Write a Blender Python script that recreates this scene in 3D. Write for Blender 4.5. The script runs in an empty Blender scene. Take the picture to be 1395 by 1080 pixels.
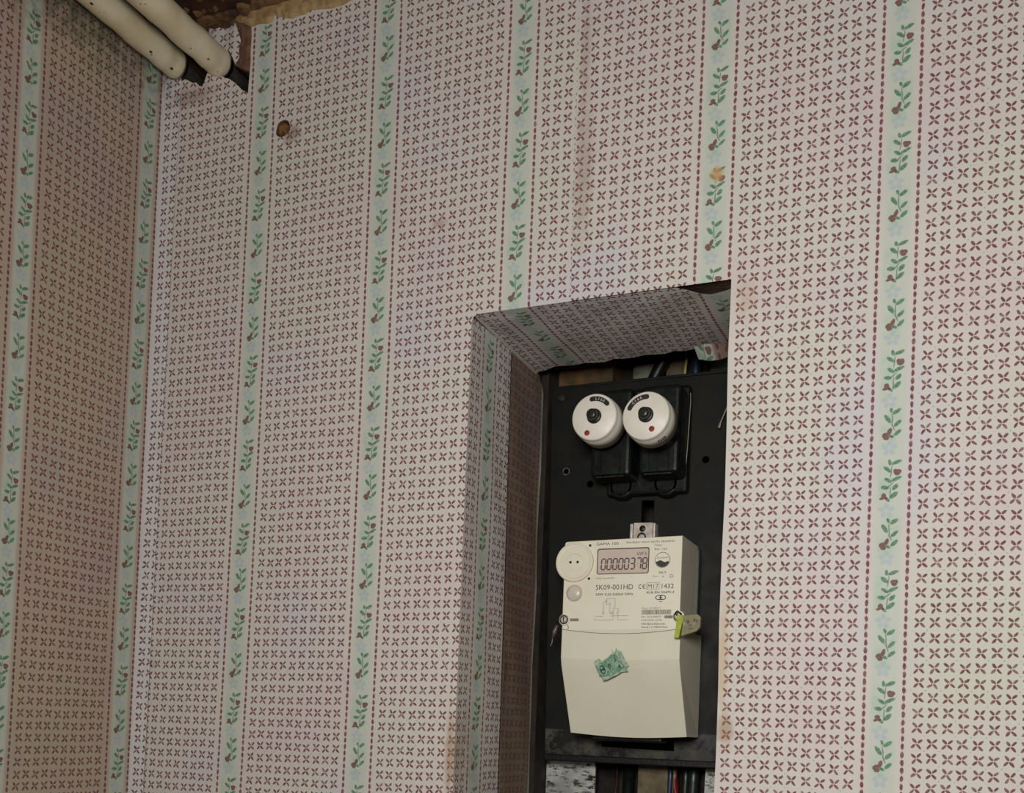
import bpy, bmesh, math, random
from mathutils import Vector, Matrix, noise
from mathutils.geometry import delaunay_2d_cdt
random.seed(7)
C = bpy.context.scene.collection
R = math.radians

# ------------------------------------------------------------------ camera, light, exposure
cam = bpy.data.objects.new('camera', bpy.data.cameras.new('camera')); C.objects.link(cam)
YAW, PIT, ROL = -0.4108, 0.0286, 0.0389
f = Vector((math.sin(YAW)*math.cos(PIT), math.cos(YAW)*math.cos(PIT), math.sin(PIT)))
r0 = Vector((math.cos(YAW), -math.sin(YAW), 0)); u0 = r0.cross(f)
rr = math.cos(ROL)*r0 + math.sin(ROL)*u0
uu = -math.sin(ROL)*r0 + math.cos(ROL)*u0
cam.matrix_world = Matrix(((rr.x, uu.x, -f.x, 0.7327), (rr.y, uu.y, -f.y, -0.7799), (rr.z, uu.z, -f.z, 1.60), (0, 0, 0, 1)))
cam.data.sensor_width = 36; cam.data.lens = 1436.3*36/1395
cam.data.shift_x = -0.0022; cam.data.shift_y = 0.2976
cam.data.clip_start = 0.02
bpy.context.scene.camera = cam

wd = bpy.data.worlds.new('world'); bpy.context.scene.world = wd; wd.use_nodes = True
wd.node_tree.nodes['Background'].inputs[0].default_value = (1.0, 0.82, 0.66, 1)
wd.node_tree.nodes['Background'].inputs[1].default_value = 0.07
def area(name, loc, target, sx, sy, power, col):
    l = bpy.data.lights.new(name, 'AREA'); l.shape = 'RECTANGLE'; l.size = sx; l.size_y = sy; l.energy = power; l.color = col
    o = bpy.data.objects.new(name, l); C.objects.link(o); o.location = loc
    o.rotation_euler = (Vector(target)-Vector(loc)).to_track_quat('-Z', 'Y').to_euler(); return o
area('added_light', (0.69, -0.87, 1.77), (0.66, 0, 1.72), 0.18, 0.18, 6.7, (1.0, 0.975, 0.945))  # added unseen light behind the camera, placed to shape the wall's brightness falloff
vs = bpy.context.scene.view_settings
vs.view_transform = 'Standard'; vs.look = 'None'; vs.gamma = 1; vs.use_curve_mapping = False; vs.exposure = 0.0

# ------------------------------------------------------------------ small node language
def srgb(r, g, b):
    return tuple(((c/255)/12.92 if c/255 <= 0.04045 else ((c/255+0.055)/1.055)**2.4) for c in (r, g, b)) + (1,)
class NT:
    def __init__(s, name):
        s.m = bpy.data.materials.new(name); s.m.use_nodes = True; s.t = s.m.node_tree; s.n = s.t.nodes
        s.b = s.n['Principled BSDF']
    def link(s, a, inp):
        if isinstance(a, bpy.types.NodeSocket): s.t.links.new(a, inp)
        else: inp.default_value = a
    def math(s, op, a, b=0.0, c=0.0, clamp=False):
        n = s.n.new('ShaderNodeMath'); n.operation = op; n.use_clamp = clamp
        s.link(a, n.inputs[0]); s.link(b, n.inputs[1]); s.link(c, n.inputs[2]); return n.outputs[0]
    def vec(s, x, y, z=0.0):
        n = s.n.new('ShaderNodeCombineXYZ'); s.link(x, n.inputs[0]); s.link(y, n.inputs[1]); s.link(z, n.inputs[2]); return n.outputs[0]
    def sep(s, v):
        n = s.n.new('ShaderNodeSeparateXYZ'); s.link(v, n.inputs[0]); return n.outputs
    def mix(s, fac, a, b, mode='MIX'):
        n = s.n.new('ShaderNodeMix'); n.data_type = 'RGBA'; n.blend_type = mode
        s.link(fac, n.inputs[0]); s.link(a, n.inputs[6]); s.link(b, n.inputs[7]); return n.outputs[2]
    def noise(s, v, scale, detail=2, rough=0.5, out=0):
        n = s.n.new('ShaderNodeTexNoise'); s.link(v, n.inputs['Vector']); n.inputs['Scale'].default_value = scale
        n.inputs['Detail'].default_value = detail; n.inputs['Roughness'].default_value = rough; return n.outputs[out]
    def ss(s, v, a, b, lo=0.0, hi=1.0):
        n = s.n.new('ShaderNodeMapRange'); n.interpolation_type = 'SMOOTHSTEP'
        s.link(v, n.inputs[0])
        for i, q in enumerate((a, b, lo, hi)): n.inputs[i+1].default_value = q
        return n.outputs[0]
    def ell(s, v, cx, cy, a, b, ang=0):
        n = s.n.new('ShaderNodeMapping'); n.vector_type = 'TEXTURE'; s.link(v, n.inputs[0])
        n.inputs[1].default_value = (cx, cy, 0); n.inputs[2].default_value = (0, 0, R(ang)); n.inputs[3].default_value = (a, b, 1)
        l = s.n.new('ShaderNodeVectorMath'); l.operation = 'LENGTH'; s.t.links.new(n.outputs[0], l.inputs[0]); return l.outputs['Value']
    def minl(s, L):
        o = L[0]
        for x in L[1:]: o = s.math('MINIMUM', o, x)
        return o
    def bump(s, h, strength, dist=0.001):
        n = s.n.new('ShaderNodeBump'); n.inputs['Strength'].default_value = strength; n.inputs['Distance'].default_value = dist
        s.link(h, n.inputs['Height']); s.t.links.new(n.outputs[0], s.b.inputs['Normal'])
    def pos(s): return s.n.new('ShaderNodeNewGeometry').outputs['Position']
    def obj(s): return s.n.new('ShaderNodeTexCoord').outputs['Object']

def plain(name, col, rough=0.5, metal=0.0, var=0.12, scale=60, bump=0.0, bscale=400, col2=None, spec=0.5, det=4, thr=(0.35, 0.65)):
    t = NT(name); p = t.obj(); n = t.noise(p, scale, det, 0.6)
    c2 = col2 or tuple(c*(1-var*2) for c in col[:3]) + (1,)
    t.link(t.mix(t.ss(n, *thr), col, c2), t.b.inputs['Base Color'])
    t.link(t.ss(t.noise(p, scale*2.3, 3), 0.3, 0.7, rough*0.85, min(1, rough*1.15)), t.b.inputs['Roughness'])
    t.b.inputs['Metallic'].default_value = metal; t.b.inputs['Specular IOR Level'].default_value = spec
    if bump: t.bump(t.noise(p, bscale, 4), bump)
    return t.m

# ------------------------------------------------------------------ the wallpaper print
UN = 0.0121335                 # metres per pattern unit
W_, PER, SPR = 2.144, 10.928, 6.398
def wallpaper(name, base=(206, 201, 193), seedz=0.0):
    t = NT(name)
    uv = t.n.new('ShaderNodeUVMap'); uv.uv_map = 'UVMap'; uv = uv.outputs[0]
    U, V, _ = t.sep(uv)
    # hand-printed wobble
    wob = t.noise(uv, 3.1, 2, 0.5, 1); wx, wy, _ = t.sep(wob)
    Uw = t.math('ADD', U, t.math('MULTIPLY', t.math('SUBTRACT', wx, 0.5), 0.10))
    Vw = t.math('ADD', V, t.math('MULTIPLY', t.math('SUBTRACT', wy, 0.5), 0.10))
    xl = t.math('SUBTRACT', t.math('FLOORED_MODULO', t.math('ADD', Uw, 0.42), PER), 0.42)
    dn = t.math('SUBTRACT', t.math('FLOORED_MODULO', t.math('SUBTRACT', 1.0, Vw), SPR), 1.0)
    # ---- crosses
    ci = t.math('DIVIDE', t.math('SUBTRACT', xl, W_+0.76), 0.806)
    idx = t.math('ROUND', ci)
    inb = t.math('MULTIPLY', t.math('GREATER_THAN', idx, -0.5), t.math('LESS_THAN', idx, 9.5))
    ry = t.math('ADD', t.math('DIVIDE', Vw, 0.853), 0.2)
    ridx = t.math('ROUND', ry)
    wn = t.n.new('ShaderNodeTexWhiteNoise'); wn.noise_dimensions = '3D'
    uidx = t.math('ROUND', t.math('DIVIDE', U, 0.806))
    t.link(t.vec(idx, ridx, t.math('FLOOR', t.math('DIVIDE', U, PER))), wn.inputs['Vector'])
    j1, j2, j3 = t.sep(wn.outputs['Color'])
    cx = t.math('ADD', t.math('MULTIPLY', t.math('SUBTRACT', ci, idx), 0.806), t.math('MULTIPLY', t.math('SUBTRACT', j1, 0.5), 0.07))
    cy = t.math('ADD', t.math('MULTIPLY', t.math('SUBTRACT', ry, ridx), 0.853), t.math('MULTIPLY', t.math('SUBTRACT', j2, 0.5), 0.07))
    rot = t.n.new('ShaderNodeVectorRotate'); rot.rotation_type = 'Z_AXIS'
    t.link(t.vec(cx, cy), rot.inputs['Vector']); t.link(t.math('MULTIPLY', t.math('SUBTRACT', j3, 0.5), 0.3), rot.inputs['Angle'])
    rv = rot.outputs[0]
    arms = [t.ell(rv, 0.155, 0.158, 0.165, 0.075, 44), t.ell(rv, -0.155, -0.162, 0.170, 0.077, 48),
            t.ell(rv, -0.140, 0.148, 0.175, 0.078, -47), t.ell(rv, 0.142, -0.150, 0.188, 0.075, -44)]
    X = t.math('MULTIPLY', t.ss(t.minl(arms), 1.2, 0.8), inb)
    # ---- dashes
    dp = 0.853*15/28
    fy = t.math('MULTIPLY', t.math('SUBTRACT', t.math('FRACT', t.math('DIVIDE', Vw, dp)), 0.5), dp)
    dv = t.minl([t.ell(t.vec(xl, fy), 0.0, 0, 0.098, 0.190), t.ell(t.vec(xl, fy), W_, 0, 0.098, 0.190)])
    D = t.ss(dv, 1.15, 0.8)
    # ---- sprigs
    def e(px, py, a, b, ang):
        cxx = 504-0.0235*(py-310)
        return ((px-cxx)/127.8+W_/2, (py-310)/116.0, a/122.0, b/122.0, -ang)
    pv = t.vec(xl, dn)
    greens = [(502,240,19,10,100),(549,240,33,12,22),(485,286,29,12,-40),(490,360,27,11,-33),(546,352,35,11,24),
              (467,408,25,13,-8),(540,408,25,13,50),(530,462,32,14,42),(485,490,19,9,-40),
              (492,630,16,9,-70),(532,640,30,13,33),(468,686,33,13,-55),(536,722,29,12,45),(536,785,28,12,42),(494,808,17,9,-30)]
    stems = [(513,300,46,4,84),(505,395,34,4,40),(505,445,48,4,86),(500,695,46,4,95),(506,745,30,4,-65)]
    reds = [(545,301,15,14,0),(565,303,15,14,0),(553,316,17,13,0),(460,464,16,15,0),(450,482,17,9,15),(472,479,14,9,-20),
            (480,776,24,12,68),(452,797,20,15,20),(459,814,17,15,0)]
    G = t.ss(t.minl([t.ell(pv, *e(q[0], q[1], q[2]*1.1, q[3]*1.15, q[4])) for q in greens]), 1.18, 0.78)
    ST = t.ss(t.minl([t.ell(pv, *e(*q)) for q in stems]), 1.4, 0.6)
    RD = t.ss(t.minl([t.ell(pv, *e(q[0], q[1], q[2]*1.2, q[3]*1.2, q[4])) for q in reds]), 1.12, 0.85)
    fl = []
    for fy0 in (566, 886):
        for a in range(5):
            an = R(72*a+18)
            fl.append(t.ell(pv, *e(480+35*math.cos(an), fy0-33*math.sin(an), 23, 18, math.degrees(an))))
    FL = t.ss(t.minl(fl), 1.35, 0.55)
    wash = t.ss(t.minl([t.ell(pv, *e(450,390,75,170,0)), t.ell(pv, *e(520,690,70,110,0)), t.ell(pv, *e(475,800,70,110,0))]), 1.3, 0.3)
    # ---- paper colours (printed soft tints)
    gp = t.pos()
    tint = t.noise(gp, 9, 2, 0.5, 1); tx, ty, tz = t.sep(tint)
    col = srgb(*base)
    c = t.mix(t.ss(tx, 0.45, 0.72, 0, 0.6), col, srgb(base[0]-2, base[1]-11, base[2]-3))
    c = t.mix(t.ss(ty, 0.5, 0.75, 0, 0.6), c, srgb(base[0]-7, base[1]+1, base[2]-8))
    c = t.mix(t.ss(tz, 0.52, 0.75, 0, 0.5), c, srgb(base[0]-12, base[1]-8, base[2]+10))
    sd = t.math('ABSOLUTE', t.math('SUBTRACT', xl, W_/2))
    c = t.mix(t.ss(sd, 0.95, 0.55, 0, 0.85), c, srgb(192, 199, 185))
    c = t.mix(t.ss(t.math('ABSOLUTE', t.math('SUBTRACT', sd, W_/2)), 0.26, 0.0, 0, 0.2), c, srgb(205, 170, 162))
    stripe = t.ss(sd, 0.85, 0.5)
    c = t.mix(t.math('MULTIPLY', wash, t.math('MULTIPLY', stripe, t.ss(t.noise(uv, 1.6), 0.35, 0.65, 0.1, 0.45))), c, srgb(150, 185, 158))
    # tiny green specks at the corners of the cross lattice
    sx = t.math('MULTIPLY', t.math('SUBTRACT', t.math('FRACT', ci), 0.5), 0.806); sy = t.math('MULTIPLY', t.math('SUBTRACT', t.math('FRACT', ry), 0.5), 0.853)
    SP = t.math('MULTIPLY', t.ss(t.ell(t.vec(sx, sy), 0, 0, 0.05, 0.05), 1.3, 0.5, 0, 0.60), t.math('MULTIPLY', inb, t.ss(t.noise(uv, 0.9), 0.42, 0.6)))
    c = t.mix(SP, c, srgb(120, 150, 130))
    mot = t.ss(t.noise(uv, 7.0, 2), 0.3, 0.7)
    c = t.mix(t.math('MULTIPLY', FL, 0.5), c, srgb(158, 176, 190))
    red = t.mix(mot, srgb(124, 70, 68), srgb(96, 57, 54))
    grn = t.mix(mot, srgb(100, 146, 116), srgb(62, 102, 80))
    c = t.mix(t.math('MULTIPLY', ST, 0.75), c, srgb(88, 100, 80))
    c = t.mix(t.math('MULTIPLY', G, 0.9), c, grn)
    c = t.mix(t.math('MULTIPLY', RD, 0.88), c, red)
    fade = t.ss(t.noise(uv, 2.2, 3), 0.25, 0.6, 0.72, 0.97)
    c = t.mix(t.math('MULTIPLY', t.math('MAXIMUM', X, D), fade), c, red)
    # ---- stains and dirt that sit on the paper, plus painted pipe shade
    def spot(x, z, a, b, colr, amt, y=0.0, ry=0.05):
        nonlocal c
        n = t.n.new('ShaderNodeMapping'); n.vector_type = 'TEXTURE'; t.link(gp, n.inputs[0])
        n.inputs[1].default_value = (x, y, z); n.inputs[3].default_value = (a, ry, b)
        l = t.n.new('ShaderNodeVectorMath'); l.operation = 'LENGTH'; t.t.links.new(n.outputs[0], l.inputs[0])
        d = t.math('ADD', l.outputs['Value'], t.math('MULTIPLY', t.math('SUBTRACT', t.noise(gp, 120, 3), 0.5), 1.1))
        c = t.mix(t.ss(d, 1.2, 0.2, 0, amt), c, colr)
    br = srgb(150, 112, 66)
    spot(0.5442, 2.0295, 0.006, 0.008, srgb(190, 150, 90), 0.75)
    spot(0.3370, 1.58, 0.006, 0.045, br, 0.55)
    spot(0.5640, 1.606, 0.008, 0.016, br, 0.55); spot(0.561, 1.66, 0.005, 0.05, srgb(190, 160, 110), 0.5)
    spot(0.3060, 2.0290, 0.008, 0.005, srgb(150, 90, 80), 0.4)
    spot(0.4360, 2.05, 0.010, 0.075, srgb(140, 110, 95), 0.38)
    spot(0.4340, 2.15, 0.006, 0.06, srgb(140, 100, 100), 0.3)
    spot(0.0300, 2.196, 0.030, 0.012, srgb(120, 90, 70), 0.45)
    spot(0.5700, 1.93, 0.010, 0.02, srgb(170, 140, 110), 0.3)
    spot(0.1500, 2.137, 0.011, 0.012, srgb(110, 80, 55), 0.55)
    spot(-0.006, 2.236, 0.03, 0.062, srgb(60, 57, 40), 0.85, y=-0.26, ry=0.34)   # shade of the pipes, painted on the left wall below them
    t.link(c, t.b.inputs['Base Color'])
    t.b.inputs['Roughness'].default_value = 0.72; t.b.inputs['Specular IOR Level'].default_value = 0.28
    h = t.math('ADD', t.noise(gp, 1400, 2), t.math('MULTIPLY', t.noise(gp, 28, 3), 6.0))
    t.bump(h, 0.35, 0.0006)
    return t.m
M_paper = wallpaper('wallpaper_print')
M_paper_lit = wallpaper('wallpaper_print_lit', (214, 211, 209))  # same paper, lighter base paints the brightness of the corner strip
M_paper_left = wallpaper('wallpaper_print_left_shaded', (178, 163, 146))  # same paper, darker base paints in the shade of the left wall
M_paper_shaded = wallpaper('wallpaper_print_shaded', (128, 114, 98))  # same paper, darkened base paints the shade deep in the recess and on the flap
M_plaster = plain('old_plaster', srgb(105, 80, 60), 0.9, scale=45, col2=srgb(62, 42, 28), bump=0.8, bscale=220)
M_plaster_beige = plain('beige_plaster', srgb(176, 150, 108), 0.9, scale=60, col2=srgb(140, 108, 70), bump=0.8, bscale=260)
M_dark = plain('dark_cavity', srgb(38, 30, 22), 0.95, scale=40, col2=srgb(18, 14, 10), bump=0.6)
M_ceil = plain('brown_ceiling', srgb(74, 42, 20), 0.85, scale=30, col2=srgb(34, 18, 8), bump=1.0, bscale=120)

# ------------------------------------------------------------------ mesh helpers
ORG = {None: Vector((0, 0, 0))}
def thing(name, label, cat, loc, group=None):
    o = bpy.data.objects.new(name, None); C.objects.link(o); o.location = loc; o.empty_display_size = 0.02
    o['label'] = label; o['category'] = cat
    if group: o['group'] = group
    ORG[o] = Vector(loc); return o
def obj(name, bm, m, parent=None, origin=None, smooth=False, **props):
    """links a bmesh given in world metres as ONE object"""
    par = ORG[parent]
    org = Vector(origin) if origin is not None else (par if parent else None)
    if org is None:
        vsx = [v.co for v in bm.verts]
        org = Vector((sum(v.x for v in vsx)/len(vsx), sum(v.y for v in vsx)/len(vsx), min(v.z for v in vsx)))
        if props.get('kind') == 'structure': org = Vector((0, 0, 0))
    for v in bm.verts: v.co -= org
    me = bpy.data.meshes.new(name); bm.to_mesh(me); bm.free()
    me.materials.append(m)
    if smooth:
        for p in me.polygons: p.use_smooth = True
    o = bpy.data.objects.new(name, me); C.objects.link(o)
    o.parent = parent; o.location = org - par
    ORG[o] = org
    for k, v in props.items(): o[k] = v
    return o
def recalc(bm): bmesh.ops.recalc_face_normals(bm, faces=bm.faces)
def box(bm, x0, x1, y0, y1, z0, z1, bev=0.0, seg=2):
    t = bmesh.new()
    bmesh.ops.create_cube(t, size=1)
    for v in t.verts: v.co = Vector((x0+(v.co.x+.5)*(x1-x0), y0+(v.co.y+.5)*(y1-y0), z0+(v.co.z+.5)*(z1-z0)))
    if bev: bmesh.ops.bevel(t, geom=t.edges[:], offset=bev, segments=seg, affect='EDGES', profile=0.5)
    merge(bm, t)
def merge(bm, t):
    me = bpy.data.meshes.new('tmp'); t.to_mesh(me); bm.from_mesh(me); bpy.data.meshes.remove(me); t.free()
def B(*a, **k):
    bm = bmesh.new(); box(bm, *a, **k); return bm
def lathe(bm, c, prof, axis=(0, -1, 0), n=40, cap=True):
    """profile of (radius, height) pairs spun about an axis through c"""
    q = Vector(axis).normalized().to_track_quat('Z', 'Y'); c = Vector(c); rings = []
    for r_, h in prof:
        if r_ < 1e-7: rings.append([bm.verts.new(c+q @ Vector((0, 0, h)))]); continue
        rings.append([bm.verts.new(c+q @ Vector((r_*math.cos(2*math.pi*i/n), r_*math.sin(2*math.pi*i/n), h))) for i in range(n)])
    for a, b in zip(rings, rings[1:]):
        for i in range(n):
            j = (i+1) % n
            if len(a) == 1 and len(b) == 1: continue
            if len(a) == 1: bm.faces.new((a[0], b[i], b[j]))
            elif len(b) == 1: bm.faces.new((a[i], b[0], a[j]))
            else: bm.faces.new((a[i], b[i], b[j], a[j]))
    if cap:
        for rg in (rings[0], rings[-1]):
            if len(rg) > 2:
                try: bm.faces.new(rg)
                except ValueError: pass
    recalc(bm); return bm
def Lt(*a, **k): return lathe(bmesh.new(), *a, **k)
def tube(bm, pts, rad, n=10, cap=True):
    pts = [Vector(p) for p in pts]; rings = []
    for i, p in enumerate(pts):
        d = (pts[min(i+1, len(pts)-1)]-pts[max(i-1, 0)]).normalized(); q = d.to_track_quat('Z', 'X')
        rd = rad[i] if isinstance(rad, (list, tuple)) else rad
        rings.append([bm.verts.new(p+q @ Vector((rd*math.cos(2*math.pi*k/n), rd*math.sin(2*math.pi*k/n), 0))) for k in range(n)])
    for a, b in zip(rings, rings[1:]):
        for i in range(n):
            j = (i+1) % n; bm.faces.new((a[i], b[i], b[j], a[j]))
    if cap: bm.faces.new(rings[0]); bm.faces.new(rings[-1])
    recalc(bm); return bm
def Tb(*a, **k): return tube(bmesh.new(), *a, **k)
def prism(bm, poly, y0, y1):
    """closed outline of (x,z) points extruded from y0 to y1"""
    a = [bm.verts.new((x, y0, z)) for x, z in poly]; b = [bm.verts.new((x, y1, z)) for x, z in poly]
    n = len(poly)
    bm.faces.new(a); bm.faces.new(b)
    for i in range(n): bm.faces.new((a[i], a[(i+1) % n], b[(i+1) % n], b[i]))
    recalc(bm); return bm
def Pr(*a): return prism(bmesh.new(), *a)
def Pr2(poly, z0, z1):
    bm = bmesh.new(); a = [bm.verts.new((x, y, z0)) for x, y in poly]; b = [bm.verts.new((x, y, z1)) for x, y in poly]; n = len(poly)
    bm.faces.new(a); bm.faces.new(b)
    for i in range(n): bm.faces.new((a[i], a[(i+1) % n], b[(i+1) % n], b[i]))
    recalc(bm); return bm
def arcpts(cx, cz, r_, a0, a1, n): return [(cx+r_*math.cos(R(a0+(a1-a0)*i/n)), cz+r_*math.sin(R(a0+(a1-a0)*i/n))) for i in range(n+1)]
def inside(p, poly):
    x, y = p; r_ = False; n = len(poly)
    for i in range(n):
        x1, y1 = poly[i]; x2, y2 = poly[(i+1) % n]
        if (y1 > y) != (y2 > y) and x < (x2-x1)*(y-y1)/(y2-y1)+x1: r_ = not r_
    return r_
def cdt(outer, holes, step):
    vs_, es = [], []
    for poly in [outer]+holes:
        k = len(vs_); n = len(poly); vs_ += [Vector(p) for p in poly]; es += [(k+i, k+(i+1) % n) for i in range(n)]
    xs = [p[0] for p in outer]; ys = [p[1] for p in outer]
    if step:
        nx = int((max(xs)-min(xs))/step)+1; ny = int((max(ys)-min(ys))/step)+1
        for i in range(1, nx):
            for j in range(1, ny):
                p = (min(xs)+i*(max(xs)-min(xs))/nx, min(ys)+j*(max(ys)-min(ys))/ny)
                if inside(p, outer) and not any(inside(p, h) for h in holes): vs_.append(Vector(p))
    v, e, fc, *_ = delaunay_2d_cdt(vs_, es, [], 0, 1e-6)
    out = []
    for t in fc:
        c = ((v[t[0]].x+v[t[1]].x+v[t[2]].x)/3, (v[t[0]].y+v[t[1]].y+v[t[2]].y)/3)
        if inside(c, outer) and not any(inside(c, h) for h in holes): out.append(t)
    return v, out
def sheet(name, outer, holes, to3d, uvf, m, parent, step=0.012, **props):
    v, fc = cdt(outer, holes, step)
    bm = bmesh.new(); ul = bm.loops.layers.uv.new('UVMap')
    bv = [bm.verts.new(to3d(p.x, p.y)) for p in v]
    for t in fc:
        fa = bm.faces.new([bv[i] for i in t])
        for l, i in zip(fa.loops, t): l[ul].uv = uvf(v[i].x, v[i].y)
    for q in [q for q in bm.verts if not q.link_faces]: bm.verts.remove(q)
    return obj(name, bm, m, parent, smooth=True, **props)

# ------------------------------------------------------------------ how the paper was hung
XL = -0.006
LN = {'5l':(0.00417,0.00103,0.66187),'5r':(0.00128,0.00014,0.68813),'4l':(0,0.00198,0.52938),'4r':(0,0.00056,0.55630),
      '3l':(0,-0.00069,0.36622),'3r':(0,-0.00399,0.39257),'2l':(-0.01093,-0.00161,0.23553),'2r':(-0.01238,-0.00226,0.26225),
      '1l':(-0.00953,0.00454,0.10264),'1r':(-0.01773,0.00148,0.12914),'0r':(-0.01125,-0.00194,-0.00530),
      '0l':(0.01430,0.001,0.02836),'-1r':(0.02145,0.00009,0.13685),'-1l':(0,0.00628,0.16363)}
LU = {'-1l':-PER,'-1r':-PER+W_,'0l':0,'0r':W_,'1l':PER,'1r':PER+W_,'2l':2*PER,'2r':2*PER+W_,'3l':3*PER,'3r':3*PER+W_,
      '4l':4*PER,'4r':4*PER+W_,'5l':5*PER,'5r':5*PER+W_}
HT = {'5':(0.6789,81.929,-16.765),'4':(0.5469,82.416,-16.704),'3':(0.3826,82.566,-21.628),'2':(0.2527,82.550,-21.452),
      '1':(0.1210,82.502,-21.380),'0':(0.0102,82.063,-23.339),'-1':(-0.1472,82.398,-23.154)}
def lt(k, z):
    zz = max(1.5, min(2.25, z))-1.9; a, b, c = LN[k]; s = a*zz*zz+b*zz+c
    return (-s if k in ('0l', '-1r', '-1l') else s-XL)
def interp(x, pts, slope):
    if x <= pts[0][0]: return pts[0][1]+(x-pts[0][0])*slope
    if x >= pts[-1][0]: return pts[-1][1]+(x-pts[-1][0])*slope
    for (x0, y0), (x1, y1) in zip(pts, pts[1:]):
        if x <= x1: return y0+(y1-y0)*(x-x0)/(x1-x0)
SH = {'corner': (['-1l','-1r','0l','0r','1l','1r'], ['-1','0']), 'mid': (['0r','1l','1r','2l','2r','3l','3r'], ['1','2','3']),
      'right': (['4l','4r','5l','5r'], ['4','5'])}
def uvat(sh, t, z):
    ls, hs = SH[sh]
    u = interp(t, [(lt(k, z), LU[k]) for k in ls], 1/UN)
    v = interp(t, [(HT[k][0]-(XL if k not in ('-1',) else 0), HT[k][1]*(z-1.9)+HT[k][2]) for k in hs], 0)
    return u, v

# ------------------------------------------------------------------ walls
NX0, NX1, NZ1, NZ0, ND = 0.341, 0.558, 1.9463, 1.40, 0.157
CZ = 2.266
hole1 = [(0.0194,2.243),(0.0315,2.2388),(0.0491,2.2159),(0.0468,2.21),(0.0437,2.2035),(0.0402,2.2046),(0.0363,2.2086),(0.0309,2.2098),(0.0265,2.2128),(0.0222,2.215),(0.016,2.2209)]
hole2 = [(0.0600,2.236),(0.0746,2.2300),(0.0801,2.2169),(0.0863,2.2127),(0.0941,2.2082),(0.0993,2.2064),(0.0990,2.1974),(0.0980,2.1850),(0.0945,2.1884),(0.0910,2.1900),(0.0837,2.1978),(0.0757,2.2037),(0.0660,2.2085),(0.0600,2.2120)]
hole3 = [(0.4449,2.036),(0.448,2.0372),(0.4512,2.0350),(0.4531,2.031),(0.4556,2.0313),(0.4548,2.0275),(0.4535,2.024),(0.4527,2.0150),(0.4520,2.0145),(0.4516,2.0222),(0.4497,2.0233),(0.4482,2.0270),(0.4444,2.0300)]
nail = [(0.1399+0.0082*math.cos(R(a))*(1+.12*math.sin(a)), 2.1433+0.0078*math.sin(R(a))*(1+.1*math.cos(a*1.3))) for a in range(0, 360, 24)]
niche = [(NX0-0.002, NZ0), (NX1+0.002, NZ0), (NX1+0.002, NZ1+0.002), (NX0-0.002, NZ1+0.002)]
top = [(0.0991,2.2064),(0.0995,2.2160),(0.0989,2.2253),(0.0993,2.2393),(0.0985,2.2480),(0.1060,2.2490),(0.1128,2.2479),(0.1180,2.2465),(0.1228,2.2476),(0.1249,2.2535),(0.1290,2.2500),(0.1325,2.2495),(0.1390,2.2470),(0.1458,2.2449),(0.1520,2.2462),(0.1594,2.2458),(0.1650,2.2480),(0.1704,2.2479),(0.1792,2.2458),(0.1879,2.2443),(0.1988,2.2444),(0.2079,2.2468),(0.26,2.246),(0.33,2.2475)]
XR, YF = 2.0, -2.6
bm = bmesh.new()
v, fc = cdt([(-0.12, 0), (XR, 0), (XR, 2.30), (-0.12, 2.30)], [niche, hole1, hole2, hole3, nail], 0)
bv = [bm.verts.new((p.x, 0.0006, p.y)) for p in v]
for t in fc: bm.faces.new([bv[i] for i in t])
for q in [q for q in bm.verts if not q.link_faces]: bm.verts.remove(q)
def pocket(bm, poly, d, closed=True):
    a = [bm.verts.new((x, 0.0006, z)) for x, z in poly]; b = [bm.verts.new((x, d, z)) for x, z in poly]; n = len(poly)
    for i in range(n): bm.faces.new((a[i], a[(i+1) % n], b[(i+1) % n], b[i]))
    if closed: bm.faces.new(b)
PD = 0.118
for h, d in ((hole1, 0.07), (hole2, 0.07), (hole3, 0.02), (nail, 0.012)): pocket(bm, h, d)
pocket(bm, niche, PD, False)
# the shaft behind the recess is wider than its papered mouth
sx0, sx1, sz1, sy = 0.318, 0.585, 2.03, 0.222
def quad(bm, *p): bm.faces.new([bm.verts.new(q) for q in p])
quad(bm, (sx0, PD, NZ0), (NX0, PD, NZ0), (NX0, PD, sz1), (sx0, PD, sz1))
quad(bm, (NX1, PD, NZ0), (sx1, PD, NZ0), (sx1, PD, sz1), (NX1, PD, sz1))
quad(bm, (NX0, PD, NZ1), (NX1, PD, NZ1), (NX1, PD, sz1), (NX0, PD, sz1))
quad(bm, (sx0, PD, NZ0), (sx0, PD, sz1), (sx0, sy, sz1), (sx0, sy, NZ0))
quad(bm, (sx1, PD, NZ0), (sx1, PD, sz1), (sx1, sy, sz1), (sx1, sy, NZ0))
quad(bm, (sx0, sy, NZ0), (sx1, sy, NZ0), (sx1, sy, sz1), (sx0, sy, sz1))
quad(bm, (sx0, PD, sz1), (sx1, PD, sz1), (sx1, sy, sz1), (sx0, sy, sz1))
quad(bm, (sx0, PD, NZ0), (sx1, PD, NZ0), (sx1, sy, NZ0), (sx0, sy, NZ0))
quad(bm, (-0.12, 0.30, 0), (XR, 0.30, 0), (XR, 0.30, 2.3), (-0.12, 0.30, 2.3))
quad(bm, (-0.12, 0.0006, 2.30), (XR, 0.0006, 2.30), (XR, 0.30, 2.30), (-0.12, 0.30, 2.30))
quad(bm, (XR, 0.0006, 0), (XR, 0.30, 0), (XR, 0.30, 2.3), (XR, 0.0006, 2.3))
for fa in bm.faces:
    if fa.calc_center_median().y > PD+0.002 and fa.calc_center_median().y < 0.29: fa.material_index = 1
wall_back = obj('wall_back', bm, M_plaster, None, kind='structure'); wall_back.data.materials.append(M_dark)
wall_left = obj('wall_left', B(-0.12, XL-0.0006, YF, 0.0004, 0, 2.30), M_plaster, None, kind='structure')
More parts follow.
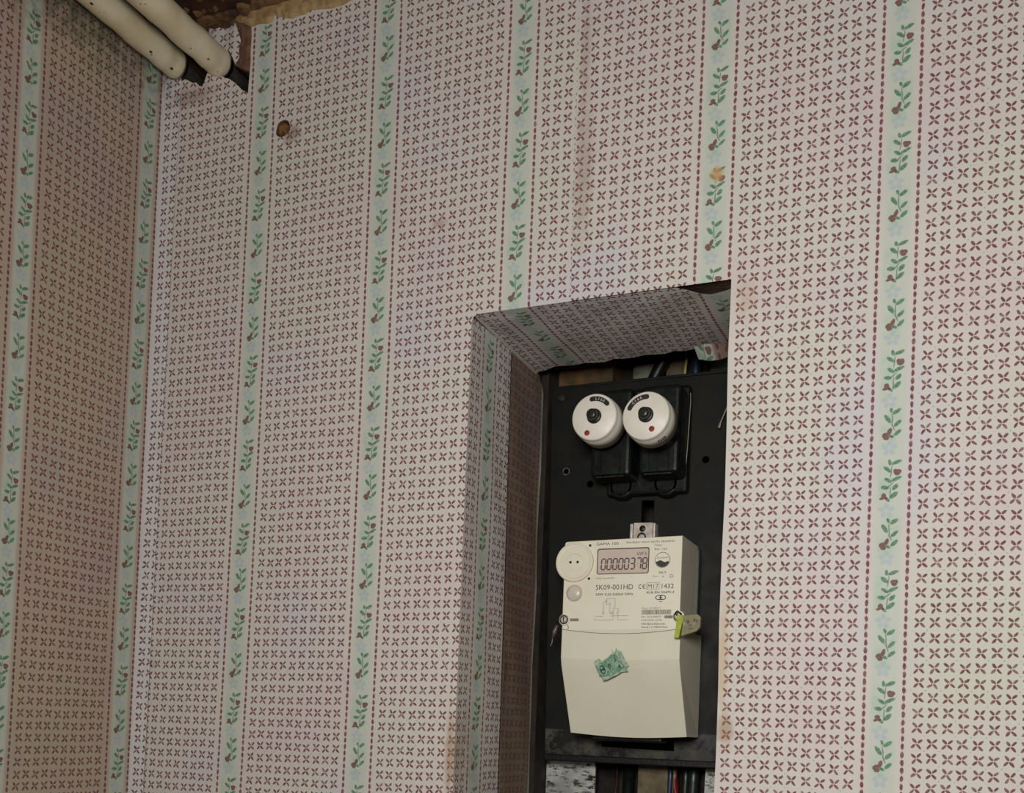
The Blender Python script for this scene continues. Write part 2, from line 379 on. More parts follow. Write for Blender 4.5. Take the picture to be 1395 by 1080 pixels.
ceiling = obj('ceiling', B(-0.12, XR, YF, 0.0004, CZ, 2.34), M_ceil, None, kind='structure')
M_floor = plain('floor_boards', srgb(120, 82, 52), 0.6, scale=20, col2=srgb(90, 58, 36))
floor = obj('floor', B(-0.12, XR, YF, 0.30, -0.06, 0), M_floor, None, kind='structure')
for k in range(17):
    obj('floor_board', B(XL+k*0.118, XL+k*0.118+0.114, YF, 0.0, 0, 0.012, bev=0.002, seg=1), M_floor, floor)

def seam0(z): return 0.0142+(z-1.65)*0.0064
def seam1(z): return 0.4291-(z-1.9466)*0.0089
def bulge(x):   # the corner strip does not lie flat: it bridges the corner a little
    return 0.0
papers = wall_back
zs = [0.02+i*(2.20-0.02)/30 for i in range(31)]
# corner sheet: its part on the back wall, and the part that runs on over the left wall
outer = [(XL, 0.02)] + [(seam0(0.02), 0.02)] + [(seam0(z), z) for z in zs[1:]] + [(seam0(2.2138)+0.0005, 2.2138), (0.016, 2.2209), (0.0150, 2.2430), (XL, 2.2450)]
sheet('wallpaper', outer, [], lambda x, z: (x, -0.0001-0.0006*((x-XL)/0.0235), z), lambda x, z: uvat('corner', x-XL, z), M_paper_lit, papers,
      label='narrow strip of wallpaper beside the corner, with light painted in')
outer = [(YF, 0.02), (0.0, 0.02), (0.0, CZ), (YF, CZ)]
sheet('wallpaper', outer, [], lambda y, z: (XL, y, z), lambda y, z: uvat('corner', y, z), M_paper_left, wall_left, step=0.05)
# middle sheet
outer = [(seam0(z), z) for z in (2.2138, 1.65, 1.0, 0.02)] + [(NX0, 0.02), (NX0, NZ1-0.006), (NX0+0.0018, NZ1-0.0018), (NX0+0.006, NZ1), (seam1(NZ1), NZ1), (seam1(2.05), 2.05), (seam1(2.15), 2.15), (seam1(2.246), 2.246)] \
    + list(reversed(top)) + [hole2[7], hole2[8], hole2[9], hole2[10], hole2[11], hole2[12], (0.0575, 2.2115), (0.0540, 2.2150), (0.0491, 2.2159)] + hole1[3:10]
outer = [outer[i] for i in range(len(outer)) if i == 0 or (Vector(outer[i])-Vector(outer[i-1])).length > 1e-4]
sheet('wallpaper', outer, [hole3, nail], lambda x, z: (x, -0.0004, z), lambda x, z: uvat('mid', x-XL, z), M_paper, papers)
# right sheet, overlapping the middle one at the seam
outer = [(seam1(z), z) for z in (2.247, 2.1, 1.9463)] + [(NX1-0.004, NZ1), (NX1, NZ1), (NX1, NZ1-0.01)] + [(NX1-0.0006*math.sin(k*1.7), NZ1-0.01-k*0.05) for k in range(1, 11)] + [(NX1, 0.02), (XR, 0.02), (XR, 2.25), (0.8, 2.2480)]
sheet('wallpaper', outer, [hole3] if False else [], lambda x, z: (x, -0.0009, z), lambda x, z: uvat('right', x-XL, z), M_paper, papers)
# scrap left over behind the nearer pipe
scrap = [(0.0470,2.2600),(0.0560,2.2555),(0.0615,2.2561),(0.0700,2.2540),(0.0804,2.2556),(0.0835,2.2480),(0.0865,2.2387),(0.0850,2.2300),(0.0857,2.2227),(0.0827,2.2160),(0.0746,2.2305),(0.0600,2.2365),(0.0500,2.2450)]
sheet('wallpaper', scrap, [], lambda x, z: (x, -0.0006+0.0012*math.sin(x*300), z), lambda x, z: (uvat('mid', x-XL, z)[0]+8.3, uvat('mid', x-XL, z)[1]+1.2), M_paper, papers, step=0.006,
      label='torn scrap of wallpaper left behind the nearer pipe')
# papered reveal of the recess: three pieces
zr = NZ1-0.0015
outer = [(0.0, NZ0)] + [(0.092, NZ0), (0.089, 1.60), (0.086, 1.75), (0.084, 1.85), (0.083, zr)] + [(0.0, zr)]
def wv(d, z): return 0.0006*math.sin(z*40+d*90)
sheet('wallpaper', outer, [], lambda d, z: (NX0+wv(d, z)*(d/0.1)-0.0001, d-0.0004, z), lambda d, z: uvat('mid', NX0-XL+d, z), M_paper, papers, label='papered left side of the recess')
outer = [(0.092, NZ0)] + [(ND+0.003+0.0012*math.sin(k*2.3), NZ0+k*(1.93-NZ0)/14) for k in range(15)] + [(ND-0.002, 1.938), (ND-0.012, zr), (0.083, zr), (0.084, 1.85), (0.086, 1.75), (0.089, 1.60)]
sheet('wallpaper', outer, [], lambda d, z: (NX0+0.0006+wv(d, z), d-0.0004, z), lambda d, z: (uvat('mid', NX0-XL+d, z)[0]+0.45, uvat('mid', NX0-XL+d, z)[1]+0.38), M_paper_shaded, papers, label='inner piece of paper on the left side of the recess')
sheet('wallpaper', [(0.0, NZ0), (0.15, NZ0), (0.15, zr), (0.0, zr)], [], lambda d, z: (NX1-wv(d, z)*(d/0.1)+0.0001, d-0.0004, z), lambda d, z: uvat('right', NX1-XL-d, z), M_paper, papers, step=0.02, label='papered right side of the recess')
xs_ = [NX0+0.003+i*(NX1-NX0-0.003)/22 for i in range(23)]
edge = [(x, 0.1385-(x-NX0)*0.06+0.0022*math.sin(i*2.1)+0.0012*math.sin(i*5.3)-(0.004 if x > 0.49 else 0)) for i, x in enumerate(xs_)]
outer = [(NX0, 0.0), (0.515, 0.0), (0.522, 0.006), (0.530, 0.016), (0.538, 0.020), (0.547, 0.017), (NX1-0.001, 0.012)] + list(reversed(edge)) + [(NX0, 0.142)]
def sof(x, y):
    d = 0.003*math.exp(-(x-NX0)/0.006)
    return (x, y-0.0006, NZ1-(0.0008+d+0.0007*math.sin(x*90+y*60))*min(1, y/0.012))
def usof(x, y):
    if x < 0.50: a = uvat('mid', x-XL, NZ1)
    else: a = uvat('right', x-XL, NZ1)
    return a[0], a[1]-y/UN
def usof2(x, y): a = uvat('mid', x-XL, NZ1); return a[0], a[1]-y/UN
cut = 0.4291
lp = [p for p in outer if True]
def clipx(poly, x0, keep_left):
    out = []
    for i in range(len(poly)):
        a, b = poly[i], poly[(i+1) % len(poly)]
        ia, ib = (a[0] <= x0) == keep_left, (b[0] <= x0) == keep_left
        if ia: out.append(a)
        if ia != ib:
            t = (x0-a[0])/(b[0]-a[0]); out.append((x0, a[1]+(b[1]-a[1])*t))
    return out
sheet('wallpaper', clipx(outer, cut, True), [], sof, usof2, M_paper, papers, label='papered left part of the recess top')
sheet('wallpaper', clipx(outer, cut, False), [], lambda x, y: (sof(x, y)[0], sof(x, y)[1], sof(x, y)[2]-0.0004), lambda x, y: (uvat('right', x-XL, NZ1)[0], uvat('right', x-XL, NZ1)[1]-y/UN), M_paper, papers,
      label='papered right part of the recess top, torn at the front corner')
# torn flap hanging at the back right of the recess top
flap = [(x, y) for x, y in edge if x > 0.49]
bmf = bmesh.new(); ul = bmf.loops.layers.uv.new('UVMap')
tv = [bmf.verts.new((x, y-0.006, NZ1-0.002)) for x, y in flap]; bt = [bmf.verts.new((x+0.001, y+0.010+0.002*math.sin(x*400), NZ1-0.010-0.002*math.sin(x*260))) for x, y in flap]
for i in range(len(flap)-1):
    fa = bmf.faces.new((tv[i], tv[i+1], bt[i+1], bt[i]))
    for l in fa.loops: l[ul].uv = (l.vert.co.x/UN+3.0, l.vert.co.z/UN)
obj('paper_flap', bmf, M_paper_shaded, papers)
# bare plaster along the top of the paper and crumbs of it by the pipes
def crumb(poly, y0, amp, m, name, **pr):
    vv, ff = cdt(poly, [], 0.004); b_ = bmesh.new(); q = []
    for p in vv:
        d = min((p-Vector(a)).length for a in poly)
        q.append(b_.verts.new((p.x, y0-min(d, 0.004)*amp-0.0012*noise.noise(Vector((p.x*220, 3, p.y*220))), p.y)))
    for t in ff: b_.faces.new([q[i] for i in t])
    return obj(name, b_, m, wall_back, **pr)
beige = [(0.0985,2.2483)] + top[5:] + [(0.33, 2.262), (0.26, 2.2655), (0.20, 2.264), (0.1600,2.2655), (0.1445,2.2655), (0.1284,2.2640), (0.116,2.2650), (0.1034,2.2650), (0.0930,2.2600), (0.0824,2.2635), (0.0780,2.2610), (0.0829,2.2571),(0.0900,2.2540)]
crumb(beige, 0.0002, 0.7, M_plaster_beige, 'plaster_patch', label='beige bare plaster above the torn paper edge')
M_plaster_red = plain('red_plaster', srgb(122, 88, 72), 0.9, scale=90, col2=srgb(92, 62, 46), bump=0.8, bscale=300)
crumb([(0.0870,2.2540),(0.0960,2.2500),(0.0984,2.2480),(0.0990,2.2253),(0.0990,2.2070),(0.0930,2.2092),(0.0865,2.2132),(0.0862,2.2230),(0.0868,2.2390),(0.0845,2.2480)], 0.0002, 0.5, M_plaster_red, 'plaster_patch', label='reddish bare plaster right of the nearer pipe')
# flaking ceiling by the pipes
M_flake = plain('ceiling_flake', srgb(112, 84, 50), 0.9, scale=80, col2=srgb(66, 42, 24), bump=0.8, bscale=200)
for k in range(34):
    x = random.uniform(0.03, 0.14); y = -random.uniform(0.002, 0.07); s = random.uniform(0.002, 0.0055)
    b_ = bmesh.new(); n = 7
    a = [b_.verts.new((x+s*random.uniform(.6, 1.4)*math.cos(6.283*i/n), y+s*random.uniform(.6, 1.4)*math.sin(6.283*i/n), CZ)) for i in range(n)]
    tp = b_.verts.new((x, y, CZ-random.uniform(0.001, 0.004)))
    for i in range(n): b_.faces.new((a[i], a[(i+1) % n], tp))
    recalc(b_); obj('ceiling_flake', b_, M_flake, ceiling)
# ragged paint edge of the ceiling where it meets the back wall
b_ = bmesh.new(); pa = []; n = 60
for i in range(n+1):
    x = 0.03+i*0.32/n; w = 0.004+0.010*abs(noise.noise(Vector((x*60, 0, 1))))+0.004*abs(noise.noise(Vector((x*300, 2, 1))))
    pa.append((b_.verts.new((x, 0.0, CZ-0.0045)), b_.verts.new((x, -w, CZ-0.003)), b_.verts.new((x, -w-0.001, CZ))))
for p, q in zip(pa, pa[1:]): b_.faces.new((p[0], q[0], q[1], p[1])); b_.faces.new((p[1], q[1], q[2], p[2]))
recalc(b_); obj('plaster_edge', b_, M_flake, ceiling)

# dowel in the wall and crumbled edge round it
M_rust = plain('rusty_plug', srgb(134, 92, 42), 0.85, scale=180, col2=srgb(70, 40, 18), bump=0.9, bscale=500)
bm = bmesh.new()
bmesh.ops.create_icosphere(bm, subdivisions=3, radius=1)
for v in bm.verts:
    n = 1+0.28*noise.noise(v.co*2.2); v.co = Vector((0.1393+v.co.x*0.0062*n, 0.0020+v.co.y*0.0040*n, 2.1440+v.co.z*0.0064*n))
o = obj('wall_dowel', bm, M_rust, None, smooth=True)
o['label'] = 'crumbly rust-brown dowel in the wallpaper below the pipes'; o['category'] = 'dowel'

# ------------------------------------------------------------------ heating pipes
def pipe_mat():
    t = NT('old_cream_paint'); p = t.obj()
    c = t.mix(t.ss(t.noise(p, 22, 4, 0.6), 0.4, 0.7), srgb(214, 204, 176), srgb(198, 184, 150))
    c = t.mix(t.ss(t.noise(p, 150, 2), 0.70, 0.76), c, srgb(92, 64, 36))
    t.link(c, t.b.inputs['Base Color']); t.b.inputs['Roughness'].default_value = 0.38
    t.bump(t.noise(p, 90, 3), 0.5, 0.0008); return t.m
M_pipe = pipe_mat()
M_rawpipe = plain('raw_pipe', srgb(44, 34, 26), 0.8, scale=120, col2=srgb(24, 18, 12), bump=0.5)
M_chip = plain('paint_chip', srgb(60, 42, 26), 0.8, scale=200)
for (px, pz, lab, chips) in ((0.0157, 2.2270, 'cream painted heating pipe nearest the left wall', ((-0.115, 225), (-0.045, 232), (-0.018, 235))),
                              (0.0620, 2.2225, 'cream painted heating pipe farther from the left wall', ((-0.022, 240), (-0.085, 238)))):
    t = thing('heating_pipe', lab, 'pipe', (px, YF, pz), 'painted pipes under the ceiling')
    ye = -0.0085 if px < 0.03 else 0.0006
    n = 90; pts = [(px+0.0004*math.sin(i*.9), ye+(YF-ye)*(i/n)**2, pz+0.0004*math.cos(i*1.3)) for i in range(n+1)]
    rad = [0.0128]+[0.0133+0.0002*math.sin(i*2.2) for i in range(n)]
    obj('pipe_body', Tb([(px, ye+0.0024, pz), (px, ye+0.0012, pz)]+pts, [0.0085, 0.0112]+rad, n=28), M_pipe, t, smooth=True)
    obj('bare_pipe_end', Tb([(px, ye+0.0015, pz), (px, 0.065, pz)], 0.0085, n=20), M_rawpipe, t, smooth=True, label='dark unpainted pipe end inside the wall')
    for cy, a in chips:
        bm = bmesh.new(); cpos = Vector((px+0.0132*math.cos(R(a+60)), cy, pz+0.0132*math.sin(R(a+60))))
        nrm = Vector((math.cos(R(a+60)), 0, math.sin(R(a+60))))
        lathe(bm, cpos-nrm*0.0006, [(0.0013, 0), (0.0011, 0.0008), (0, 0.001)], axis=nrm, n=9)
        for v in bm.verts: v.co.y = cy+(v.co.y-cy)*1.5
        obj('paint_chip', bm, M_chip, t)

# ------------------------------------------------------------------ inside the recess
M_wood = plain('dark_stained_wood', srgb(38, 28, 17), 0.85, scale=30, col2=srgb(22, 16, 9), bump=0.5, bscale=90)
M_wood2 = plain('brown_wood', srgb(96, 64, 30), 0.8, scale=50, col2=srgb(60, 50, 24), bump=0.5, bscale=150)
o = obj('wooden_frame', Pr2([(0.3190, 0.1190), (0.3392, 0.1190), (0.3392, 0.1610), (0.3465, 0.1610), (0.3465, 0.2210), (0.3190, 0.2210)], NZ0+0.001, 1.985), M_wood, None)
o['label'] = 'dark wooden post behind the paper, left of the black panel'; o['category'] = 'wooden post'
o = obj('wood_block', B(0.3465, 0.4030, 0.186, 0.2215, 1.9365, 1.995, bev=0.001), M_wood2, None)
o['label'] = 'brown wooden block behind the upper left of the panel'; o['category'] = 'wood block'
M_black = plain('black_laminate', srgb(25, 24, 18), 0.55, scale=25, col2=srgb(13, 16, 15), bump=0.08, bscale=250, spec=0.22)
M_blackrim = plain('black_rim', srgb(14, 14, 12), 0.5, scale=160, col2=srgb(30, 29, 25), bump=0.3, thr=(0.5, 0.8), spec=0.3)
def dusty():
    t = NT('dusty_black'); p = t.obj()
    c = t.mix(t.ss(t.noise(p, 60, 5, 0.7), 0.46, 0.66), srgb(22, 23, 20), srgb(72, 70, 58))
    c = t.mix(t.ss(t.noise(p, 260, 3), 0.58, 0.7), c, srgb(20, 20, 18))
    t.link(c, t.b.inputs['Base Color']); t.link(t.ss(t.noise(p, 60, 5, 0.7), 0.4, 0.6, 0.3, 0.75), t.b.inputs['Roughness']); return t.m
M_dusty = dusty()
M_hole = plain('hole_black', srgb(6, 6, 6), 0.9, scale=50)
M_brass = plain('worn_eyelet', srgb(150, 148, 130), 0.45, metal=0.6, scale=300, col2=srgb(80, 78, 66))
PX0, PX1, PZ0, PZ1, PY = 0.3490, 0.5450, 1.5800, 1.9350, 0.1650
panel = thing('meter_panel', 'black mounting board in the wall recess behind meter and fuses', 'mounting board', (0.445, PY+0.005, PZ0))
sl1 = [(0.4434, 1.7990), (0.4557, 1.7985), (0.4555, 1.8205), (0.4434, 1.8209)]
sl2 = [(0.4122, 1.5890), (0.4825, 1.5875), (0.4823, 1.5962), (0.4122, 1.5974)]
def disc(x, z, r_, n=16): return [(x+r_*math.cos(6.2832*i/n), z+r_*math.sin(6.2832*i/n)) for i in range(n)]
hl = [disc(0.3666, 1.8529, 0.0030), disc(0.3914, 1.8393, 0.0034), disc(0.5028, 1.8553, 0.0034)]
outline = [(PX0+0.0065, PZ0), (PX1, PZ0), (PX1-0.004, PZ1-0.0015), (PX0, PZ1)]
def holed(outer, holes, y0, y1):
    vv, ff = cdt(outer, holes, 0); b_ = bmesh.new()
    a = [b_.verts.new((p.x, y0, p.y)) for p in vv]; c = [b_.verts.new((p.x, y1, p.y)) for p in vv]
    for t in ff: b_.faces.new([a[i] for i in t]); b_.faces.new([c[i] for i in reversed(t)])
    for e_ in [e_ for e_ in b_.edges if len(e_.link_faces) == 1 and abs(e_.verts[0].co.y-y0) < 1e-6]:
        i, j = e_.verts[0], e_.verts[1]; ii, jj = c[a.index(i)], c[a.index(j)]
        b_.faces.new((i, j, jj, ii))
    recalc(b_); return b_
zsplit = 1.604
up_o = [(PX0+0.0061, zsplit), (PX1-0.0003, zsplit), (PX1-0.004, PZ1-0.0015), (PX0, PZ1)]
lo_o = [(PX0+0.0065, PZ0), (PX1, PZ0), (PX1-0.0003, zsplit), (PX0+0.0061, zsplit)]
obj('board', holed(up_o, [sl1]+hl, PY, PY+0.005), M_black, panel)
obj('board_foot', holed(lo_o, [sl2], PY, PY+0.005), M_dusty, panel, label='dusty lower strip of the board with a slot')
bm = bmesh.new(); box(bm, PX0+0.006, PX1, PY-0.0035, PY+0.006, PZ0-0.0065, PZ0, bev=0.0012)
obj('bottom_rim', bm, M_blackrim, panel)
bm = bmesh.new(); box(bm, PX0-0.0005, PX1-0.004, PY-0.001, PY+0.006, PZ1-0.0008, PZ1+0.0018, bev=0.0006)
obj('top_rim', bm, M_black, panel)
lathe_ring = lambda x, z, r1, r2, y: Lt((x, y, z), [(r1, 0), (r1, 0.0007), (r2, 0.0007), (r2, 0)], n=20, cap=False)
obj('eyelet', lathe_ring(0.3666, 1.8529, 0.0036, 0.0029, PY), M_brass, panel)
def screw(x, z, y, r_, m, parent, name='screw', ang=30):
    b_ = bmesh.new(); lathe(b_, (x, y, z), [(r_, 0), (r_, 0.0008), (r_*0.75, 0.0016), (0, 0.0019)], n=18)
    o_ = obj(name, b_, m, parent, smooth=False)
    s_ = bmesh.new(); box(s_, -r_*0.8, r_*0.8, -0.0021, -0.0013, -0.00035, 0.00035)
    for v_ in s_.verts:
        c_, q_ = math.cos(R(ang)), math.sin(R(ang)); v_.co = Vector((x+v_.co.x*c_-v_.co.z*q_, y+v_.co.y, z+v_.co.x*q_+v_.co.z*c_))
    obj('screw_slot', s_, M_hole, o_); return o_
M_dkmetal = plain('dark_screw', srgb(58, 54, 44), 0.5, metal=0.5, scale=300, col2=srgb(30, 28, 24))
M_steel = plain('worn_steel', srgb(226, 216, 208), 0.32, metal=0.25, scale=120, col2=srgb(196, 184, 174))
screw(0.3585, 1.9255, PY, 0.0042, M_dkmetal, panel); screw(0.3640, 1.5885, PY, 0.0042, M_dkmetal, panel, ang=70)

# metal hanger above the meter
hang = thing('hanger_bracket', 'shiny metal hanger bracket just above the meter', 'bracket', (0.4483, PY, 1.7700))
ho = [(0.4395, 1.770), (0.4575, 1.770), (0.4575, 1.7975), (0.4395, 1.7980)]
obj('plate', holed(ho, [disc(0.4479, 1.7923, 0.0031)], 0.1555, 0.1570), M_steel, hang)
for x0, x1 in ((0.4362, 0.4388), (0.4582, 0.4604)): obj('side_rail', B(x0, x1, 0.154, 0.1648, 1.770, 1.7970, bev=0.0007), M_steel, hang)
obj('screw_head', Lt((0.4479, 0.157, 1.7923), [(0.0029, -0.002), (0.0029, 0.0012), (0, 0.0022)], n=16), M_dkmetal, hang)
obj('wire_loop', Tb([(0.4479+0.0036*math.cos(R(a)), 0.1535, 1.7835+0.0042*math.sin(R(a))) for a in range(-10, 200, 15)], 0.0007, n=6), M_dkmetal, hang)

# ---- fuses
M_bake = plain('green_black_bakelite', srgb(18, 24, 20), 0.4, scale=90, col2=srgb(10, 14, 14), bump=0.1, spec=0.3)
M_bakew = plain('grey_white_plastic', srgb(230, 224, 212), 0.45, scale=50, col2=srgb(222, 216, 202), bump=0.05)
M_btn = plain('dark_button', srgb(36, 40, 33), 0.35, scale=120, col2=srgb(24, 27, 23))
M_red = plain('red_dot', srgb(140, 44, 40), 0.5, scale=300)
M_lbl = plain('label_brown_black', srgb(44, 36, 30), 0.5, scale=400, col2=srgb(30, 24, 20))
M_lt = plain('label_letter', srgb(206, 190, 196), 0.5, scale=400)
M_ink = plain('print_ink', srgb(52, 50, 46), 0.6, scale=500)
M_ink2 = plain('print_ink_faint', srgb(96, 92, 84), 0.6, scale=500)
base = thing('fuse_holder', 'black bakelite double fuse base carrying the two white fuses', 'fuse holder', (0.449, PY, 1.8230))
obj('back_plate', B(0.4115, 0.4890, 0.1530, 0.1648, 1.8240, 1.9230, bev=0.003), M_bake, base, smooth=False)
for i, (x0, x1) in enumerate(((0.4052, 0.4442), (0.4506, 0.4886))):
    bm = bmesh.new(); box(bm, x0, x1, 0.1240, 0.1535, 1.8350, 1.9150, bev=0.0045, seg=3); blk = obj('fuse_block', bm, M_bake, base)
    bm = bmesh.new()
    for a in (0.010, 0.028): box(bm, x0+a, x0+a+0.0012, 0.1232, 0.1242, 1.8385, 1.8560, bev=0.0003, seg=1)
    obj('moulded_rib', bm, M_bake, blk)
    obj('foot_edge', B(x0+0.006, x1-0.006, 0.1228, 0.1260, 1.8338, 1.8352, bev=0.0004, seg=1), M_dkmetal, blk)
for x in (0.4263, 0.4690):
    bm = bmesh.new(); lathe(bm, (x, 0.1655, 1.8330), [(0.0125, -0.004), (0.0125, 0.010), (0.0105, 0.0125), (0.0085, 0.0125), (0.008, 0.004)], n=26, cap=False)
    obj('wire_collar', bm, M_bake, base, smooth=True)
def chars(txt, size, m, parent, name, place, ext=0.00005, squeeze=1.0, align='CENTER', bold=0.0, label=None):
    """text lettered flat in the plane y = const; place maps text (x,z) to world"""
    cu = bpy.data.curves.new('t', 'FONT'); cu.body = txt; cu.size = size; cu.align_x = align; cu.resolution_u = 2; cu.offset = bold
    to = bpy.data.objects.new('t', cu); C.objects.link(to)
    dg = bpy.context.evaluated_depsgraph_get(); dg.update()
    me = to.evaluated_get(dg).to_mesh()
    b_ = bmesh.new(); b_.from_mesh(me); to.evaluated_get(dg).to_mesh_clear()
    bpy.data.objects.remove(to); bpy.data.curves.remove(cu)
    for v_ in b_.verts: v_.co = Vector(place(v_.co.x*squeeze, v_.co.y))
    return b_
def fuse(cx, cy, cz, a0, a1, red, txt, lab, side):
    rb = 0.0207
    t = thing('fuse_plug', lab, 'fuse', (cx, 0.124, cz), 'screw-in fuses')
    bm = bmesh.new()
    lathe(bm, (cx, cy, cz), [(0.0, 0), (rb-0.0012, 0.0), (rb-0.0003, -0.0007), (rb, -0.0018), (rb-0.0002, -0.0065), (rb+0.0006, -0.0075), (rb+0.0008, -0.0245), (rb-0.002, -0.026), (0.0165, -0.026)], n=72, cap=False)
    cap = obj('cap', bm, M_bakew, t, smooth=True)
    obj('neck', Lt((cx, cy, cz), [(0.0165, -0.0200), (0.0160, -(0.1243-cy))], n=32), M_bake, t, smooth=True)
    bx, bz = cx+0.0004, cz+0.0004
    obj('button_ring', Lt((bx, cy, bz), [(0.0066, -0.0005), (0.0066, 0.0012), (0.0055, 0.0020), (0.0050, 0.0020)], n=30), M_btn, t, smooth=True)
    obj('button', Lt((bx, cy, bz), [(0.0048, 0), (0.0048, 0.0075), (0.0042, 0.0088), (0.0022, 0.0092), (0, 0.0092)], n=30), M_btn, t, smooth=True)
    rx, rz = red
    obj('red_mark', Lt((cx+rx, cy, cz+rz), [(0.0025, -0.0002), (0.0024, 0.0005), (0, 0.0008)], n=18), M_red, t)
    rm, hw = 0.0160, 0.0021
    poly = arcpts(cx, cz, rm+hw, a0, a1, 20)+arcpts(cx+rm*math.cos(R(a1)), cz+rm*math.sin(R(a1)), hw, a1, a1-180, 6)[1:-1]+arcpts(cx, cz, rm-hw, a1, a0, 20)+arcpts(cx+rm*math.cos(R(a0)), cz+rm*math.sin(R(a0)), hw, a0+180, a0, 6)[1:-1]
    lb = obj('rating_label', Pr(poly, cy-0.00025, cy+0.0001), M_lbl, t)
    am = (a0+a1)/2; bl = bmesh.new()
    for i, ch in enumerate(txt):
        an = am+(1.5-i)*9.0; c_, s_ = math.cos(R(an-90)), math.sin(R(an-90)); ox, oz = cx+(rm-0.0011)*math.cos(R(an)), cz+(rm-0.0011)*math.sin(R(an))
        merge(bl, chars(ch, 0.0034, None, None, '', lambda x, z: (ox+x*c_-z*s_, cy-0.00032, oz+x*s_+z*c_), squeeze=0.9, bold=0.00006))
    obj('lettering', bl, M_lt, lb)
    for i, (an, w_) in enumerate(side):      # dark markings on the rim
        bm = bmesh.new(); d = Vector((math.cos(R(an)), 0, math.sin(R(an)))); tg = Vector((-d.z, 0, d.x)); c0 = Vector((cx, cy+0.0095, cz))+d*(rb+0.0008)
        for (ux, uy, sxx, syy) in ((0, 0, 0.0030, 0.0008), (-0.0012, 0.002, 0.0008, 0.003), (0.0012, 0.0025, 0.0008, 0.0034), (0, 0.0042, 0.0030, 0.0008)):
            q = [c0+tg*(ux*w_+a*sxx/2)+Vector((0, 1, 0))*(uy+b*syy/2) for a, b in ((-1, -1), (1, -1), (1, 1), (-1, 1))]
            bm.faces.new([bm.verts.new(p+d*0.00015) for p in q])
        obj('rim_marking', bm, M_ink, t)
fuse(0.4215, 0.085, 1.8784, 99, 42, (-0.0058, -0.0139), 'L16A', 'white screw-in fuse on the left, label arc at its top right', [])
fuse(0.4725, 0.072, 1.8715, 153, 88, (0.0058, -0.0119), 'C16A', 'white screw-in fuse on the right, label arc at its top left', [(-52, 1.0), (-63, 1.0)])
# loose thin wires beside the fuses
M_wirew = plain('pale_wire', srgb(160, 156, 138), 0.4, scale=200)
o = obj('thin_wire', Tb([(0.4900, 0.1515, 1.9140), (0.4908, 0.1500, 1.905), (0.4900, 0.1500, 1.885), (0.4892, 0.1500, 1.862), (0.4880, 0.1510, 1.8480)], 0.00035, n=6), M_wirew, None)
o['label'] = 'thin pale wire running down the right edge of the fuse base'; o['category'] = 'wire'
o = obj('thin_wire', Tb([(0.5290, 0.166, 1.925), (0.5270, 0.160, 1.912), (0.5225, 0.158, 1.900), (0.5175, 0.157, 1.887), (0.5160, 0.157, 1.8820), (0.5158, 0.157, 1.8812)], [0.0006]*4+[0.0011, 0.0008], n=7), M_wirew, None)
o['label'] = 'short pale wire with a bead end by the right edge of the recess'; o['category'] = 'wire'

# ------------------------------------------------------------------ electricity meter
M_meter = plain('meter_plastic', srgb(232, 226, 206), 0.42, scale=14, col2=srgb(228, 221, 200), bump=0.03, bscale=900)
M_cover = plain('cover_plastic', srgb(222, 217, 196), 0.42, scale=14, col2=srgb(216, 211, 189), bump=0.03, bscale=900)
M_rear = plain('rear_green_grey', srgb(62, 66, 52), 0.35, scale=60, col2=srgb(44, 48, 38))
M_seam = plain('seam_dark', srgb(70, 62, 52), 0.8, scale=100)
mt = thing('electricity_meter', 'cream plastic electricity meter with digital display in the wall recess', 'electricity meter', (0.447, 0.163, 1.5990))
MX0, MX1, MY, MYB = 0.3932, 0.5008, 0.0995, 0.1560
def sag(x, z0, d): u = (x-0.3932)/(0.5014-0.3932); return z0-d*4*u*(1-u)
def shell(bm, cols, y_of, xs0, back):
    """loft: a list of rows (z function) between x limits, front depth y, closed to the back plane"""
    pass
# upper housing: front outline with curved bottom, softly rounded upright edges
n = 18
xs_ = [MX0+(MX1-MX0)*i/n for i in range(n+1)]
lower = [(x, sag(x, 1.6934, 0.0041)) for x in xs_]
up = [(MX1, 1.7734), (MX1-0.0, 1.7734), (MX0+0.0022, 1.7718), (MX0+0.0006, 1.7712), (MX0, 1.7695)]
bm = prism(bmesh.new(), lower+up[1:], MY, MYB)
ed = [e_ for e_ in bm.edges if all(abs(v.co.y-MY) < 1e-6 for v in e_.verts) and min(v.co.z for v in e_.verts) > 1.70 or (all(abs(v.co.y-MY) < 1e-6 for v in e_.verts) and abs(e_.verts[0].co.x-e_.verts[1].co.x) < 1e-6)]
bmesh.ops.bevel(bm, geom=ed, offset=0.0009, segments=2, affect='EDGES', profile=0.5)
housing = obj('housing', bm, M_meter, mt)
obj('rear_case', B(MX0-0.0005, MX1+0.0016, MYB-0.001, PY, 1.668, 1.7715, bev=0.001), M_rear, mt, label='dark greenish rear half of the meter')
# terminal cover: upright upper part, then a front that leans back, curved bottom edge
CX0, CX1 = 0.3934, 0.5024
rows = []
def crow(zf, y, x0, x1): rows.append([(x0+(x1-x0)*i/n, y, zf(x0+(x1-x0)*i/n)) for i in range(n+1)])
crow(lambda x: sag(x, 1.6929, 0.0041), MY-0.0004, CX0, CX1-0.0006)
crow(lambda x: sag(x, 1.6672, 0.0012), MY-0.0004, CX0, CX1-0.0006)
crow(lambda x: sag(x, 1.6600, 0.0014), MY+0.0016, CX0+0.0001, CX1-0.0004)
crow(lambda x: 1.6012-0.0026*math.sin(math.pi*(x-0.397)/0.109), 0.1215, CX0+0.0036, CX1+0.0024)
bm = bmesh.new(); G_ = [[bm.verts.new(p) for p in rw] for rw in rows]
for a, b in zip(G_, G_[1:]):
    for i in range(n): bm.faces.new((a[i], a[i+1], b[i+1], b[i]))
YB = 0.1600
